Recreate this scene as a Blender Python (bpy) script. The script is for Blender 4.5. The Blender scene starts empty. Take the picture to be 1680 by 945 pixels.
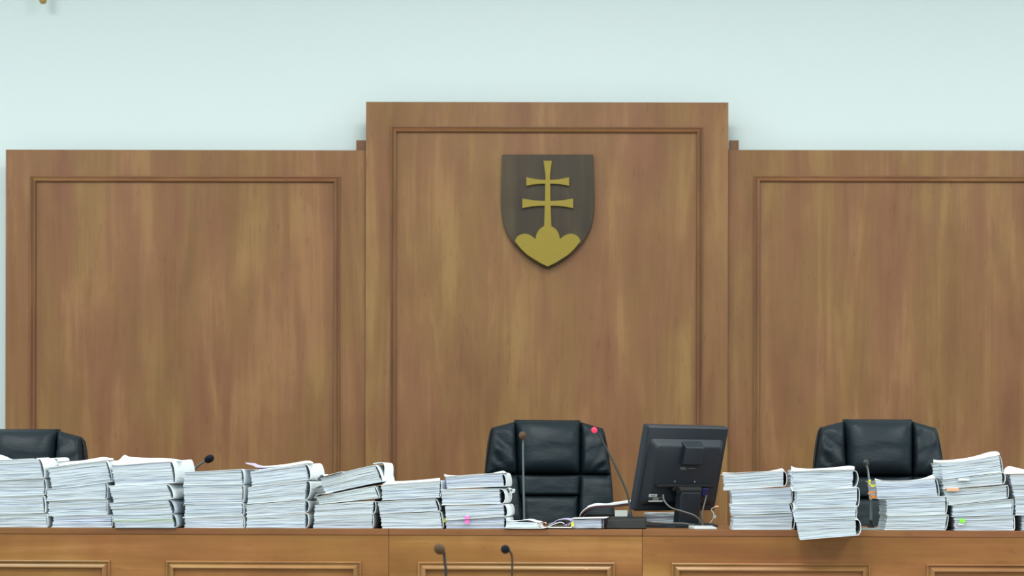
import bpy, math, random
from mathutils import Vector, Matrix, noise

random.seed(7)
SC = bpy.context.scene
COL = SC.collection
PI = math.pi

# ------------------------------------------------------------------ camera
F = 3402.0            # focal length in pixels of the 1680 x 945 frame
CX, CY = 900.0, 800.0  # principal point (the lens is shifted up)
ZC = 1.391            # camera height
ROLL = 0.0021
cam_d = bpy.data.cameras.new('camera')
cam = bpy.data.objects.new('camera', cam_d)
COL.objects.link(cam)
cam.location = (0, 0, ZC)
cam.rotation_euler = (PI / 2, -ROLL, 0)
cam_d.sensor_width = 36.0
cam_d.lens = F / 1680 * 36.0
cam_d.shift_x = -(CX - 840.0) / 1680
cam_d.shift_y = (CY - 472.5) / 1680
cam_d.clip_end = 100
cam_d.dof.use_dof = True
cam_d.dof.focus_distance = 7.15
cam_d.dof.aperture_fstop = 4.5
SC.camera = cam

# ------------------------------------------------------------------ world, lights, exposure
w = bpy.data.worlds.new('world')
SC.world = w
w.use_nodes = True
w.node_tree.nodes['Background'].inputs[0].default_value = (0.74, 0.93, 1.0, 1)
w.node_tree.nodes['Background'].inputs[1].default_value = 0.96
SC.view_settings.view_transform = 'Standard'
SC.view_settings.look = 'None'
SC.view_settings.gamma = 1.0
SC.view_settings.use_curve_mapping = False
SC.view_settings.exposure = 0.0

LAMP_POWER = 54.0
LAMP_COLOR = (0.97, 1.0, 0.97)
LAMP_SPOTS = [(x, y) for y in (1.4, 4.0, 6.6) for x in (-3.0, 0.0, 3.0)]
CEIL_Z = 4.4


# ------------------------------------------------------------------ pixel -> place helpers
def ray(px, py):
    dx, dy = px - CX, py - CY
    return ((dx + ROLL * dy) / F, 1.0, -(dy - ROLL * dx) / F)


def at(px, py, Y):
    r = ray(px, py)
    return Vector((r[0] * Y, Y, ZC + r[2] * Y))


DESK_Z = 1.25
TH = 0.065                                   # the bench is turned a little against the back wall
P0 = Vector((0, 7.0, 0))
UX = Vector((math.cos(TH), -math.sin(TH), 0))
UY = Vector((math.sin(TH), math.cos(TH), 0))


def bench(px, py, v):
    """pixel -> bench coordinates (x along the front edge, z) at v metres behind the edge"""
    r = Vector(ray(px, py))
    t = (v + UY.dot(P0)) / UY.dot(Vector((r[0], r[1], 0)))
    p = Vector((r[0] * t, r[1] * t, 0))
    return (p - P0).dot(UX), ZC + r[2] * t


def bench_world(x, v, z):
    p = P0 + UX * x + UY * v
    return Vector((p.x, p.y, z))


# ------------------------------------------------------------------ mesh helpers
class MB:
    def __init__(self):
        self.v, self.f, self.t = [], [], []

    def add(self, vs, fs, tint=None):
        b = len(self.v)
        self.v += [tuple(p) for p in vs]
        self.f += [tuple(i + b for i in f) for f in fs]
        self.t += [tint if tint is not None else (1, 1, 1)] * len(vs)
        return self

    def box(self, x0, x1, y0, y1, z0, z1, tint=None):
        return self.add([(x0, y0, z0), (x1, y0, z0), (x1, y1, z0), (x0, y1, z0),
                         (x0, y0, z1), (x1, y0, z1), (x1, y1, z1), (x0, y1, z1)],
                        [(0, 3, 2, 1), (4, 5, 6, 7), (0, 1, 5, 4), (1, 2, 6, 5), (2, 3, 7, 6), (3, 0, 4, 7)], tint)

    def loft(self, rings, cap=True, closed=True):
        n = len(rings[0])
        vs = [p for r in rings for p in r]
        fs = []
        for i in range(len(rings) - 1):
            for j in range(n if closed else n - 1):
                k = (j + 1) % n
                fs.append((i * n + j, i * n + k, (i + 1) * n + k, (i + 1) * n + j))
        if cap:
            fs.append(tuple(range(n))[::-1])
            fs.append(tuple((len(rings) - 1) * n + j for j in range(n)))
        return self.add(vs, fs)

    def lathe(self, prof, o=(0, 0, 0), axis=(0, 0, 1), n=20):
        a = Vector(axis).normalized()
        q = Vector((0, 0, 1)).rotation_difference(a).to_matrix()
        rings = []
        for r, h in prof:
            rings.append([Vector(o) + q @ Vector((r * math.cos(2 * PI * j / n), r * math.sin(2 * PI * j / n), h)) for j in range(n)])
        return self.loft(rings)

    def tube(self, pts, rad, n=10, smooth=6):
        pts = [Vector(p) for p in pts]
        if smooth and len(pts) > 2:
            out = []
            for i in range(len(pts) - 1):
                p0, p1, p2, p3 = pts[max(i - 1, 0)], pts[i], pts[i + 1], pts[min(i + 2, len(pts) - 1)]
                for k in range(smooth):
                    t = k / smooth
                    out.append(0.5 * ((2 * p1) + (p2 - p0) * t + (2 * p0 - 5 * p1 + 4 * p2 - p3) * t * t + (3 * p1 - p0 - 3 * p2 + p3) * t ** 3))
            out.append(pts[-1])
            pts = out
        rings = []
        up = Vector((0.13, 0.31, 0.94))
        for i, p in enumerate(pts):
            d = (pts[min(i + 1, len(pts) - 1)] - pts[max(i - 1, 0)]).normalized()
            a = d.cross(up)
            if a.length < 1e-4:
                a = d.cross(Vector((1, 0, 0)))
            a.normalize()
            b = d.cross(a).normalized()
            up = b.cross(d) if False else up
            r = rad[min(i * len(rad) // len(pts), len(rad) - 1)] if isinstance(rad, (list, tuple)) else rad
            rings.append([p + a * (r * math.cos(2 * PI * j / n)) + b * (r * math.sin(2 * PI * j / n)) for j in range(n)])
        return self.loft(rings)

    def prism(self, poly, y0, y1):
        """polygon in x,z pushed from y0 (front) to y1"""
        n = len(poly)
        vs = [(x, y0, z) for x, z in poly] + [(x, y1, z) for x, z in poly]
        fs = [tuple(range(n)), tuple(range(2 * n - 1, n - 1, -1))]
        fs += [(i, n + i, n + (i + 1) % n, (i + 1) % n) for i in range(n)]
        return self.add(vs, fs)

    def build(self, name, mat, parent=None, smooth=False, bevel=0, tint=False, seg=2):
        me = bpy.data.meshes.new(name)
        me.from_pydata(self.v, [], self.f)
        if tint:
            ca = me.color_attributes.new('paper_tone', 'FLOAT_COLOR', 'POINT')
            for i, c in enumerate(self.t):
                ca.data[i].color = (c[0], c[1], c[2], 1)
        me.materials.append(mat)
        if smooth:
            for p in me.polygons:
                p.use_smooth = True
        me.update()
        import bmesh
        bm = bmesh.new()
        bm.from_mesh(me)
        bmesh.ops.recalc_face_normals(bm, faces=bm.faces)
        bm.to_mesh(me)
        bm.free()
        o = bpy.data.objects.new(name, me)
        COL.objects.link(o)
        if parent:
            o.parent = parent
        if bevel:
            m = o.modifiers.new('bevel', 'BEVEL')
            m.width = bevel
            m.segments = seg
            m.limit_method = 'ANGLE'
        return o


def thing(name, label, cat, loc=(0, 0, 0), rz=0, group=None):
    o = bpy.data.objects.new(name, None)
    COL.objects.link(o)
    o.location = loc
    o.rotation_euler = (0, 0, rz)
    o.empty_display_size = 0.1
    return tag(o, label, cat, group)


def tag(o, label, cat, group=None):
    o['label'] = label
    o['category'] = cat
    if group:
        o['group'] = group
    return o


def struct(o):
    o['kind'] = 'structure'
    return o


# ------------------------------------------------------------------ materials
def srgb(r, g, b):
    def c(u):
        u /= 255.0
        return u / 12.92 if u <= 0.04045 else ((u + 0.055) / 1.055) ** 2.4
    return (c(r), c(g), c(b), 1)


def new_mat(name):
    m = bpy.data.materials.new(name)
    m.use_nodes = True
    nt = m.node_tree
    return m, nt, nt.nodes['Principled BSDF']


def N(nt, kind, **kw):
    n = nt.nodes.new(kind)
    for k, v in kw.items():
        setattr(n, k, v)
    return n


def plain(name, col, rough=0.5, spec=0.5, metal=0, var=0.06, scale=30.0, bump=0.0):
    m, nt, b = new_mat(name)
    tc = N(nt, 'ShaderNodeTexCoord')
    no = N(nt, 'ShaderNodeTexNoise')
    no.inputs['Scale'].default_value = scale
    no.inputs['Detail'].default_value = 4
    nt.links.new(tc.outputs['Object'], no.inputs['Vector'])
    mx = N(nt, 'ShaderNodeMix', data_type='RGBA')
    mx.inputs['A'].default_value = tuple(c * (1 - var) for c in col[:3]) + (1,)
    mx.inputs['B'].default_value = tuple(min(1, c * (1 + var)) for c in col[:3]) + (1,)
    nt.links.new(no.outputs['Fac'], mx.inputs['Factor'])
    nt.links.new(mx.outputs['Result'], b.inputs['Base Color'])
    b.inputs['Roughness'].default_value = rough
    b.inputs['Specular IOR Level'].default_value = spec
    b.inputs['Metallic'].default_value = metal
    if bump:
        bp = N(nt, 'ShaderNodeBump')
        bp.inputs['Strength'].default_value = bump
        bp.inputs['Distance'].default_value = 0.002
        nt.links.new(no.outputs['Fac'], bp.inputs['Height'])
        nt.links.new(bp.outputs['Normal'], b.inputs['Normal'])
    return m


def wood(name, dark, mid, light, along='Z', rough=0.42, spec=0.35, fleck=0.34):
    m, nt, b = new_mat(name)
    tc = N(nt, 'ShaderNodeTexCoord')
    oi = N(nt, 'ShaderNodeObjectInfo')
    off = N(nt, 'ShaderNodeVectorMath', operation='SCALE')
    comb = N(nt, 'ShaderNodeCombineXYZ')
    for i in range(3):
        nt.links.new(oi.outputs['Random'], comb.inputs[i])
    nt.links.new(comb.outputs[0], off.inputs[0])
    off.inputs['Scale'].default_value = 17.0
    ad = N(nt, 'ShaderNodeVectorMath', operation='ADD')
    nt.links.new(tc.outputs['Object'], ad.inputs[0])
    nt.links.new(off.outputs[0], ad.inputs[1])

    def nz(sc, detail, dist, rough_):
        mp = N(nt, 'ShaderNodeMapping')
        mp.inputs['Scale'].default_value = sc
        nt.links.new(ad.outputs[0], mp.inputs['Vector'])
        n = N(nt, 'ShaderNodeTexNoise')
        n.inputs['Scale'].default_value = 1.0
        n.inputs['Detail'].default_value = detail
        n.inputs['Roughness'].default_value = rough_
        n.inputs['Distortion'].default_value = dist
        nt.links.new(mp.outputs[0], n.inputs['Vector'])
        return n.outputs['Fac']

    def s(a, l):
        return (a, a, l) if along == 'Z' else (l, a, a)
    broad = nz(s(8.0, 0.9), 4, 0.8, 0.55)      # wide figure of the veneer
    fine = nz(s(60.0, 2.2), 4, 0.3, 0.6)      # fine grain
    blot = nz((4.5, 4.5, 3.2), 4, 0.4, 0.55)   # cloudy stain
    flk = nz(s(95.0, 14.0), 2, 0.0, 0.5)      # short flecks
    m1 = N(nt, 'ShaderNodeMath', operation='MULTIPLY_ADD')
    nt.links.new(fine, m1.inputs[0])
    m1.inputs[1].default_value = 0.27
    nt.links.new(broad, m1.inputs[2])
    m2 = N(nt, 'ShaderNodeMath', operation='MULTIPLY_ADD')
    nt.links.new(blot, m2.inputs[0])
    m2.inputs[1].default_value = 0.45
    nt.links.new(m1.outputs[0], m2.inputs[2])
    cr = N(nt, 'ShaderNodeValToRGB')
    e = cr.color_ramp.elements
    e[0].position, e[0].color = 0.66, dark
    e[1].position, e[1].color = 1.09, light
    el = e.new(0.86)
    el.color = mid
    e[2].position = 1.0
    e[0].position = 0.62
    sc = N(nt, 'ShaderNodeMath', operation='MULTIPLY')
    nt.links.new(m2.outputs[0], sc.inputs[0])
    sc.inputs[1].default_value = 0.96
    nt.links.new(sc.outputs[0], cr.inputs[0])
    fr = N(nt, 'ShaderNodeValToRGB')
    fr.color_ramp.elements[0].position = 0.66
    fr.color_ramp.elements[0].color = (0, 0, 0, 1)
    fr.color_ramp.elements[1].position = 0.74
    fr.color_ramp.elements[1].color = (fleck, fleck, fleck, 1)
    nt.links.new(flk, fr.inputs[0])
    mx = N(nt, 'ShaderNodeMix', data_type='RGBA')
    nt.links.new(fr.outputs[0], mx.inputs['Factor'])
    nt.links.new(cr.outputs[0], mx.inputs['A'])
    mx.inputs['B'].default_value = tuple(c * 0.55 for c in dark[:3]) + (1,)
    hue = nz(s(6.0, 1.6), 2, 0.3, 0.5)        # patches of redder and more olive veneer
    hr = N(nt, 'ShaderNodeValToRGB')
    hr.color_ramp.elements[0].position = 0.36
    hr.color_ramp.elements[0].color = (1.0, 0.90, 0.97, 1)
    hr.color_ramp.elements[1].position = 0.64
    hr.color_ramp.elements[1].color = (0.97, 1.0, 0.86, 1)
    nt.links.new(hue, hr.inputs[0])
    hm = N(nt, 'ShaderNodeMix', data_type='RGBA', blend_type='MULTIPLY')
    hm.inputs['Factor'].default_value = 1
    nt.links.new(mx.outputs['Result'], hm.inputs['A'])
    nt.links.new(hr.outputs[0], hm.inputs['B'])
    nt.links.new(hm.outputs['Result'], b.inputs['Base Color'])
    b.inputs['Roughness'].default_value = rough
    b.inputs['Specular IOR Level'].default_value = spec
    bp = N(nt, 'ShaderNodeBump')
    bp.inputs['Strength'].default_value = 0.05
    bp.inputs['Distance'].default_value = 0.001
    nt.links.new(fine, bp.inputs['Height'])
    nt.links.new(bp.outputs['Normal'], b.inputs['Normal'])
    return m


def paper(name, col, streak=0.08):
    """page edges: tone of each bundle of sheets from its own attribute, fine lines along the sheets"""
    m, nt, b = new_mat(name)
    at_ = N(nt, 'ShaderNodeAttribute', attribute_name='paper_tone')
    tc = N(nt, 'ShaderNodeTexCoord')
    mp = N(nt, 'ShaderNodeMapping')
    mp.inputs['Scale'].default_value = (9, 9, 900)
    nt.links.new(tc.outputs['Object'], mp.inputs['Vector'])
    n = N(nt, 'ShaderNodeTexNoise')
    n.inputs['Scale'].default_value = 1
    n.inputs['Detail'].default_value = 3
    nt.links.new(mp.outputs[0], n.inputs['Vector'])
    mx = N(nt, 'ShaderNodeMix', data_type='RGBA')
    mx.inputs['A'].default_value = tuple(c * (1 - streak) for c in col[:3]) + (1,)
    mx.inputs['B'].default_value = tuple(min(0.93, c * (1 + streak)) for c in col[:3]) + (1,)
    nt.links.new(n.outputs['Fac'], mx.inputs['Factor'])
    mu = N(nt, 'ShaderNodeMix', data_type='RGBA', blend_type='MULTIPLY')
    mu.inputs['Factor'].default_value = 1
    nt.links.new(mx.outputs['Result'], mu.inputs['A'])
    nt.links.new(at_.outputs['Color'], mu.inputs['B'])
    nt.links.new(mu.outputs['Result'], b.inputs['Base Color'])
    b.inputs['Roughness'].default_value = 0.85
    b.inputs['Specular IOR Level'].default_value = 0.15
    bp = N(nt, 'ShaderNodeBump')
    bp.inputs['Strength'].default_value = 0.35
    bp.inputs['Distance'].default_value = 0.002
    nt.links.new(n.outputs['Fac'], bp.inputs['Height'])
    nt.links.new(bp.outputs['Normal'], b.inputs['Normal'])
    return m


def leather(name, col):
    m, nt, b = new_mat(name)
    tc = N(nt, 'ShaderNodeTexCoord')
    n1 = N(nt, 'ShaderNodeTexNoise')
    n1.inputs['Scale'].default_value = 14
    n1.inputs['Detail'].default_value = 3
    mp = N(nt, 'ShaderNodeMapping')
    mp.inputs['Scale'].default_value = (0.6, 1, 1.3)
    mp.inputs['Rotation'].default_value = (0, 0.5, 0)
    nt.links.new(tc.outputs['Object'], mp.inputs[0])
    nt.links.new(mp.outputs[0], n1.inputs['Vector'])
    v = N(nt, 'ShaderNodeTexVoronoi')
    v.inputs['Scale'].default_value = 420
    nt.links.new(tc.outputs['Object'], v.inputs['Vector'])
    b1 = N(nt, 'ShaderNodeBump')
    b1.inputs['Strength'].default_value = 0.5
    b1.inputs['Distance'].default_value = 0.012
    nt.links.new(n1.outputs['Fac'], b1.inputs['Height'])
    b2 = N(nt, 'ShaderNodeBump')
    b2.inputs['Strength'].default_value = 0.12
    b2.inputs['Distance'].default_value = 0.001
    nt.links.new(v.outputs['Distance'], b2.inputs['Height'])
    nt.links.new(b1.outputs[0], b2.inputs['Normal'])
    nt.links.new(b2.outputs[0], b.inputs['Normal'])
    b.inputs['Base Color'].default_value = col
    b.inputs['Roughness'].default_value = 0.44
    b.inputs['Specular IOR Level'].default_value = 0.26
    return m


M = {}
M['wall'] = plain('wall_paint', (0.785, 0.895, 0.90, 1), 0.9, 0.1, var=0.012, scale=1.3)
M['ceiling'] = plain('ceiling_paint', (0.82, 0.85, 0.85, 1), 0.9, 0.1, var=0.01, scale=2)
M['floor'] = plain('floor_covering', (0.30, 0.24, 0.18, 1), 0.6, 0.3, var=0.1, scale=6)
M['wood'] = wood('cherry_veneer', srgb(129, 89, 56), srgb(142, 103, 65), srgb(156, 118, 75), 'Z')
M['mould'] = wood('cherry_moulding', srgb(120, 82, 56), srgb(134, 96, 66), srgb(148, 109, 74), 'Z', rough=0.3)
M['mould_h'] = wood('cherry_moulding_level', srgb(124, 86, 56), srgb(142, 102, 68), srgb(154, 114, 76), 'X', rough=0.3)
M['bench'] = wood('bench_veneer', srgb(140, 93, 47), srgb(161, 112, 60), srgb(178, 130, 76), 'X', rough=0.38)
M['bench_edge'] = wood('bench_edge_veneer', srgb(122, 80, 46), srgb(140, 95, 56), srgb(152, 106, 64), 'X', rough=0.38)
M['bench_mould'] = wood('bench_moulding', srgb(134, 96, 54), srgb(156, 116, 70), srgb(172, 132, 84), 'X', rough=0.3)
M['shield'] = wood('smoked_wood', srgb(50, 40, 28), srgb(64, 53, 36), srgb(77, 67, 45), 'Z', rough=0.4)
M['gold'] = plain('gold_paint', srgb(146, 127, 32), 0.45, 0.5, metal=0.15, var=0.05, scale=60)
M['page'] = paper('page_edges', (0.69, 0.775, 0.85))
M['cover'] = plain('white_card', (0.80, 0.86, 0.88, 1), 0.8, 0.2, var=0.03, scale=25)
M['cover_grey'] = plain('grey_card', (0.52, 0.60, 0.66, 1), 0.8, 0.2, var=0.05, scale=25)
M['sheet'] = plain('loose_paper', (0.84, 0.89, 0.90, 1), 0.85, 0.15, var=0.02, scale=15)
M['lilac'] = plain('lilac_paper', srgb(196, 186, 220), 0.85, 0.15, var=0.05)
M['leather'] = leather('black_leather', srgb(28, 40, 47))
M['piping'] = plain('chair_piping', srgb(22, 30, 34), 0.5, 0.4)
M['black'] = plain('black_plastic', srgb(31, 40, 50), 0.4, 0.5, var=0.08)
M['blacksoft'] = plain('matt_black', srgb(28, 29, 31), 0.65, 0.4, var=0.1)
M['foam'] = plain('black_foam', srgb(30, 34, 44), 0.95, 0.15, var=0.25, scale=300, bump=0.6)
M['foam_brown'] = plain('brown_foam', srgb(92, 74, 56), 0.9, 0.2, var=0.2, scale=300, bump=0.6)
M['steel'] = plain('grey_gooseneck', srgb(130, 145, 150), 0.35, 0.5, metal=0.6)
M['darksteel'] = plain('dark_gooseneck', srgb(52, 54, 56), 0.4, 0.5, metal=0.3)
M['brownsteel'] = plain('bronze_gooseneck', srgb(70, 60, 44), 0.4, 0.5, metal=0.3)
M['blue'] = plain('blue_plastic', srgb(26, 30, 88), 0.4, 0.5)
M['pink'] = plain('pink_note', srgb(245, 120, 200), 0.8, 0.2)
M['green'] = plain('green_note', srgb(130, 225, 70), 0.8, 0.2)
M['yellow'] = plain('yellow_note', srgb(225, 225, 90), 0.8, 0.2)
M['orange'] = plain('orange_note', srgb(232, 150, 70), 0.8, 0.2)
M['salmon'] = plain('salmon_note', srgb(240, 180, 140), 0.8, 0.2)
M['maroon'] = plain('maroon_card', srgb(70, 44, 46), 0.6, 0.3)
M['cable'] = plain('grey_cable', srgb(96, 96, 92), 0.5, 0.4)
M['whiteplastic'] = plain('white_plastic', srgb(222, 228, 228), 0.45, 0.4, var=0.02)
M['label'] = plain('sticker_paper', srgb(190, 198, 196), 0.6, 0.3, var=0.04)
M['labelgrey'] = plain('sticker_print', srgb(120, 130, 130), 0.6, 0.3, var=0.1)
M['logo'] = plain('logo_print', srgb(150, 160, 165), 0.4, 0.5, var=0.02)
M['ochre'] = plain('ochre_wood', srgb(176, 148, 88), 0.5, 0.3, var=0.12, scale=40)
m, nt, b = new_mat('red_led')
b.inputs['Base Color'].default_value = srgb(200, 30, 60)
b.inputs['Emission Color'].default_value = (1.0, 0.05, 0.14, 1)
b.inputs['Emission Strength'].default_value = 0.75
M['led'] = m

# ------------------------------------------------------------------ setting
WALL_Y = 9.34
BOARD_Y = 9.20
struct(MB().box(-7, 7, WALL_Y, WALL_Y + 0.15, 0, CEIL_Z).build('wall_back', M['wall']))
struct(MB().box(-7, 7, -1.5, WALL_Y, -0.1, 0).build('floor', M['floor']))
struct(MB().box(-7, 7, -1.5, WALL_Y, CEIL_Z, CEIL_Z + 0.1).build('ceiling', M['ceiling']))
struct(MB().box(-6.5, 6.5, 7.75, WALL_Y, 0, 0.5).build('floor_podium', M['floor']))

lamp_mat, nt, b = new_mat('lamp_diffuser')
b.inputs['Base Color'].default_value = (0.9, 0.9, 0.9, 1)
b.inputs['Emission Color'].default_value = (1, 0.98, 0.95, 1)
b.inputs['Emission Strength'].default_value = 1.0
names = ['front', 'middle', 'bench']
for i, (x, y) in enumerate(LAMP_SPOTS):
    t = thing('ceiling_light', 'square recessed office ceiling lamp, %s of the row nearest %s' %
              (['left one', 'middle one', 'right one'][i % 3], ['the public seats', 'the hall middle', "the judges' bench"][i // 3]),
              'ceiling lamp', (x, y, CEIL_Z - 0.05), 0, 'ceiling lamps')
    fr = MB()
    for a in (-0.62, 0.58):
        fr.box(a, a + 0.04, -0.62, 0.62, 0, 0.048)
        fr.box(-0.58, 0.58, a, a + 0.04, 0, 0.048)
    fr.build('lamp_frame', M['whiteplastic'], t)
    MB().box(-0.58, 0.58, -0.58, 0.58, 0.03, 0.048).build('diffuser', lamp_mat, t)
    ld = bpy.data.lights.new('lamp_glow', 'AREA')
    ld.shape = 'SQUARE'
    ld.size = 1.1
    ld.energy = LAMP_POWER
    ld.color = LAMP_COLOR
    lo = bpy.data.objects.new('lamp_glow', ld)
    COL.objects.link(lo)
    lo.parent = t
    lo.location = (0, 0, 0.02)

# ------------------------------------------------------------------ mouldings
PROFILE = [(0.0, 0.0), (0.0, 0.007), (0.002, 0.009), (0.005, 0.009), (0.007, 0.004), (0.0085, 0.004),
           (0.018, 0.013), (0.022, 0.0145), (0.025, 0.012), (0.0262, 0.004), (0.027, 0.0)]


def moulding_frame(parent, x0, x1, z0, z1, y, mh, mv, k=1.0, bottom=True):
    cs = {'top': ((x0, z1), (x1, z1), (1, -1), (-1, -1)), 'bottom': ((x0, z0), (x1, z0), (1, 1), (-1, 1)),
          'left': ((x0, z0), (x0, z1), (1, 1), (1, -1)), 'right': ((x1, z0), (x1, z1), (-1, 1), (-1, -1))}
    for side, (a, b_, da, db) in cs.items():
        r0 = [(a[0] + da[0] * u * k, y - h * k, a[1] + da[1] * u * k) for u, h in PROFILE]
        r1 = [(b_[0] + db[0] * u * k, y - h * k, b_[1] + db[1] * u * k) for u, h in PROFILE]
        MB().loft([r0, r1]).build('moulding', mh if side in ('top', 'bottom') else mv, parent)


# ------------------------------------------------------------------ wooden back boards
def backboard(px0, px1, pytop, fx0, fx1, fytop, Y, label, thick=0.03):
    a, b_ = at(px0, pytop, Y), at(px1, pytop, Y)
    z1 = (a.z + b_.z) / 2
    xc = (a.x + b_.x) / 2
    t = thing('wall_panel', label, 'wall panel', (xc, Y, 0.5), 0, 'wood panels behind the bench')
    hw = (b_.x - a.x) / 2
    MB().box(-hw, hw, 0, thick, 0, z1 - 0.5).build('board', M['wood'], t, bevel=0.0015)
    f0, f1 = at(fx0, fytop, Y), at(fx1, fytop, Y)
    moulding_frame(t, f0.x - xc, f1.x - xc, 0.16, (f0.z + f1.z) / 2 - 0.5, 0.0, M['mould_h'], M['mould'])
    return t, xc


backboard(9.5, 604, 246, 50, 558, 289, BOARD_Y + 0.004, 'cherry wood wall panel at left, lower than the one with the shield')
ct, cxc = backboard(600.5, 1195, 167.5, 641, 1153, 208, BOARD_Y - 0.022, 'tall cherry wood wall panel in the middle carrying the shield', thick=0.025)
backboard(1192, 1788, 246.5, 1237, 1746, 289, BOARD_Y + 0.004, 'cherry wood wall panel at right, lower than the one with the shield')
for px in (592.5, 1204.0):
    p = at(px, 231, BOARD_Y + 0.05)
    MB().box(p.x - cxc - 0.0205, p.x - cxc + 0.0205, 0.058, 0.10, 0.0, p.z - 0.5).build('batten', M['mould'], ct)

# ------------------------------------------------------------------ coat of arms
EY = BOARD_Y - 0.022
eo = at(898.5, 350, EY)
et = thing('coat_of_arms', 'dark wooden shield with a gold double cross on three hills', 'coat of arms', (eo.x, EY, eo.z))


def em(pts):
    out = []
    for u, v in pts:
        p = at(780 + u / 4.108, 230 + v / 4.108, EY)
        out.append((p.x - eo.x, p.z - eo.z))
    return out


def sym(left, c=487):
    return left + [(2 * c - u, v) for u, v in reversed(left)]


half = [(487, 868), (440, 848), (400, 826), (350, 792), (310, 758), (270, 716), (238, 672), (212, 628), (194, 580), (182, 530), (175, 470), (172, 400), (174, 300), (177, 200), (180, 103)]
poly = half + [(2 * 487 - u, v) for u, v in reversed(half[1:])]
MB().prism(em(poly), -0.026, -0.004).build('shield_plate', M['shield'], et, bevel=0.002)
MB().box(-0.08, 0.08, -0.004, 0.0, -0.1, 0.1).build('mounting_block', M['blacksoft'], et)
cl = [(458, 148), (465, 195), (471, 240), (472, 276), (440, 275), (400, 270), (370, 264), (343, 258), (343, 318), (370, 311), (400, 306), (440, 303), (470, 303),
      (468, 418), (420, 416), (380, 412), (345, 406), (316, 402), (316, 467), (345, 461), (380, 455), (420, 451), (467, 450), (465, 520), (462, 600)]
cross = cl + [(974 - u, v) for u, v in reversed(cl)]
MB().prism(em(cross), -0.040, -0.026).build('double_cross', M['gold'], et, bevel=0.001)
hl = [(487, 858), (440, 836), (400, 812), (350, 780), (310, 742), (285, 712), (267, 690), (272, 672), (285, 655), (305, 643), (330, 637), (355, 641), (378, 652), (394, 665), (405, 674),
      (409, 650), (418, 627), (433, 607), (452, 592), (470, 585)]
hills = hl + [(974 - u, v) for u, v in reversed(hl[1:])]
MB().prism(em(hills), -0.041, -0.026).build('three_hills', M['gold'], et, bevel=0.001)

# ------------------------------------------------------------------ hanging cord knob, top left
kp = at(70.5, 6.5, 9.25)
kt = thing('cord_pull', 'ochre rounded wooden cord pull hanging before the white wall, top left corner', 'cord pull', kp)
MB().lathe([(0.001, 0), (0.008, 0.001), (0.0135, 0.005), (0.0165, 0.013), (0.017, 0.03), (0.014, 0.06), (0.008, 0.085), (0.003, 0.09)]).build('knob', M['ochre'], kt, smooth=True)
MB().tube([(0, 0, 0.088), (0, 0, CEIL_Z - kp.z)], 0.0015, 6, 0).build('cord', M['ochre'], kt)

# ------------------------------------------------------------------ bench
BD = 0.80


def bench_section(pxa, pxb, panels, label):
    xa, xb = bench(pxa, 868, 0)[0] + 0.0008, bench(pxb, 868, 0)[0] - 0.0008
    loc = bench_world((xa + xb) / 2, 0, 0)
    c = (xa + xb) / 2
    t = thing('judges_bench', label, 'bench', loc, -TH, "sections of the judges' bench")
    h = (xb - xa) / 2
    MB().box(-h, h, -0.003, BD, DESK_Z - 0.021, DESK_Z).build('worktop', M['bench_edge'], t, bevel=0.0012)
    MB().box(-h, h, 0.0, 0.03, 0, DESK_Z - 0.022).build('front_panel', M['bench'], t)
    for s in (-h, h - 0.03):
        MB().box(s, s + 0.03, 0.031, BD - 0.05, 0.0 if False else 0.0, DESK_Z - 0.022).build('side_panel', M['bench'], t)
    for a, b_, ytop in panels:
        (x0, z), (x1, z2) = bench(a, ytop[0], 0), bench(b_, ytop[1], 0)
        moulding_frame(t, x0 - c, x1 - c, 0.25, DESK_Z - 0.1115, 0.0, M['bench_mould'], M['bench_mould'], 1.05)
    return t


bench_section(-195, 638, [(-138, 181, (922, 922)), (273, 593, (923, 924))], "left bench section with two framed panels under the stacks of files")
bench_section(638, 1054, [(686, 1009, (926, 927))], "middle bench section with one framed panel before the chair and monitor")
bench_section(1054, 1892, [(1102, 1428, (928, 928)), (1520, 1846, (930, 930))], "right bench section with two framed panels below the overhanging file")
# small chip of paper caught on the middle moulding
(x, z) = bench(962, 933, -0.013)
MB().prism([(-0.008, 0), (0.0, 0.004), (0.008, 0.0005), (0.002, -0.004)], -0.003, 0).build('paper_scrap', M['salmon'])
o = bpy.data.objects['paper_scrap']
o.location = bench_world(x, -0.012, z)
o.rotation_euler = (0, 0, -TH)
tag(o, 'tiny pale scrap stuck on the moulding of the middle bench panel', 'scrap')


# ------------------------------------------------------------------ case files
def smooth01(t):
    t = max(0.0, min(1.0, t))
    return t * t * (3 - 2 * t)


def tone():
    r = random.random()
    if r < 0.10:
        k = random.uniform(0.90, 0.97)
        return (k, k * 0.985, k * 0.93)
    if r < 0.25:
        k = random.uniform(0.93, 1.0)
        return (k * 0.97, k * 0.97, k * 1.03)
    k = random.uniform(0.92, 1.04)
    return (k, k, k)


TOPS = {}


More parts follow.
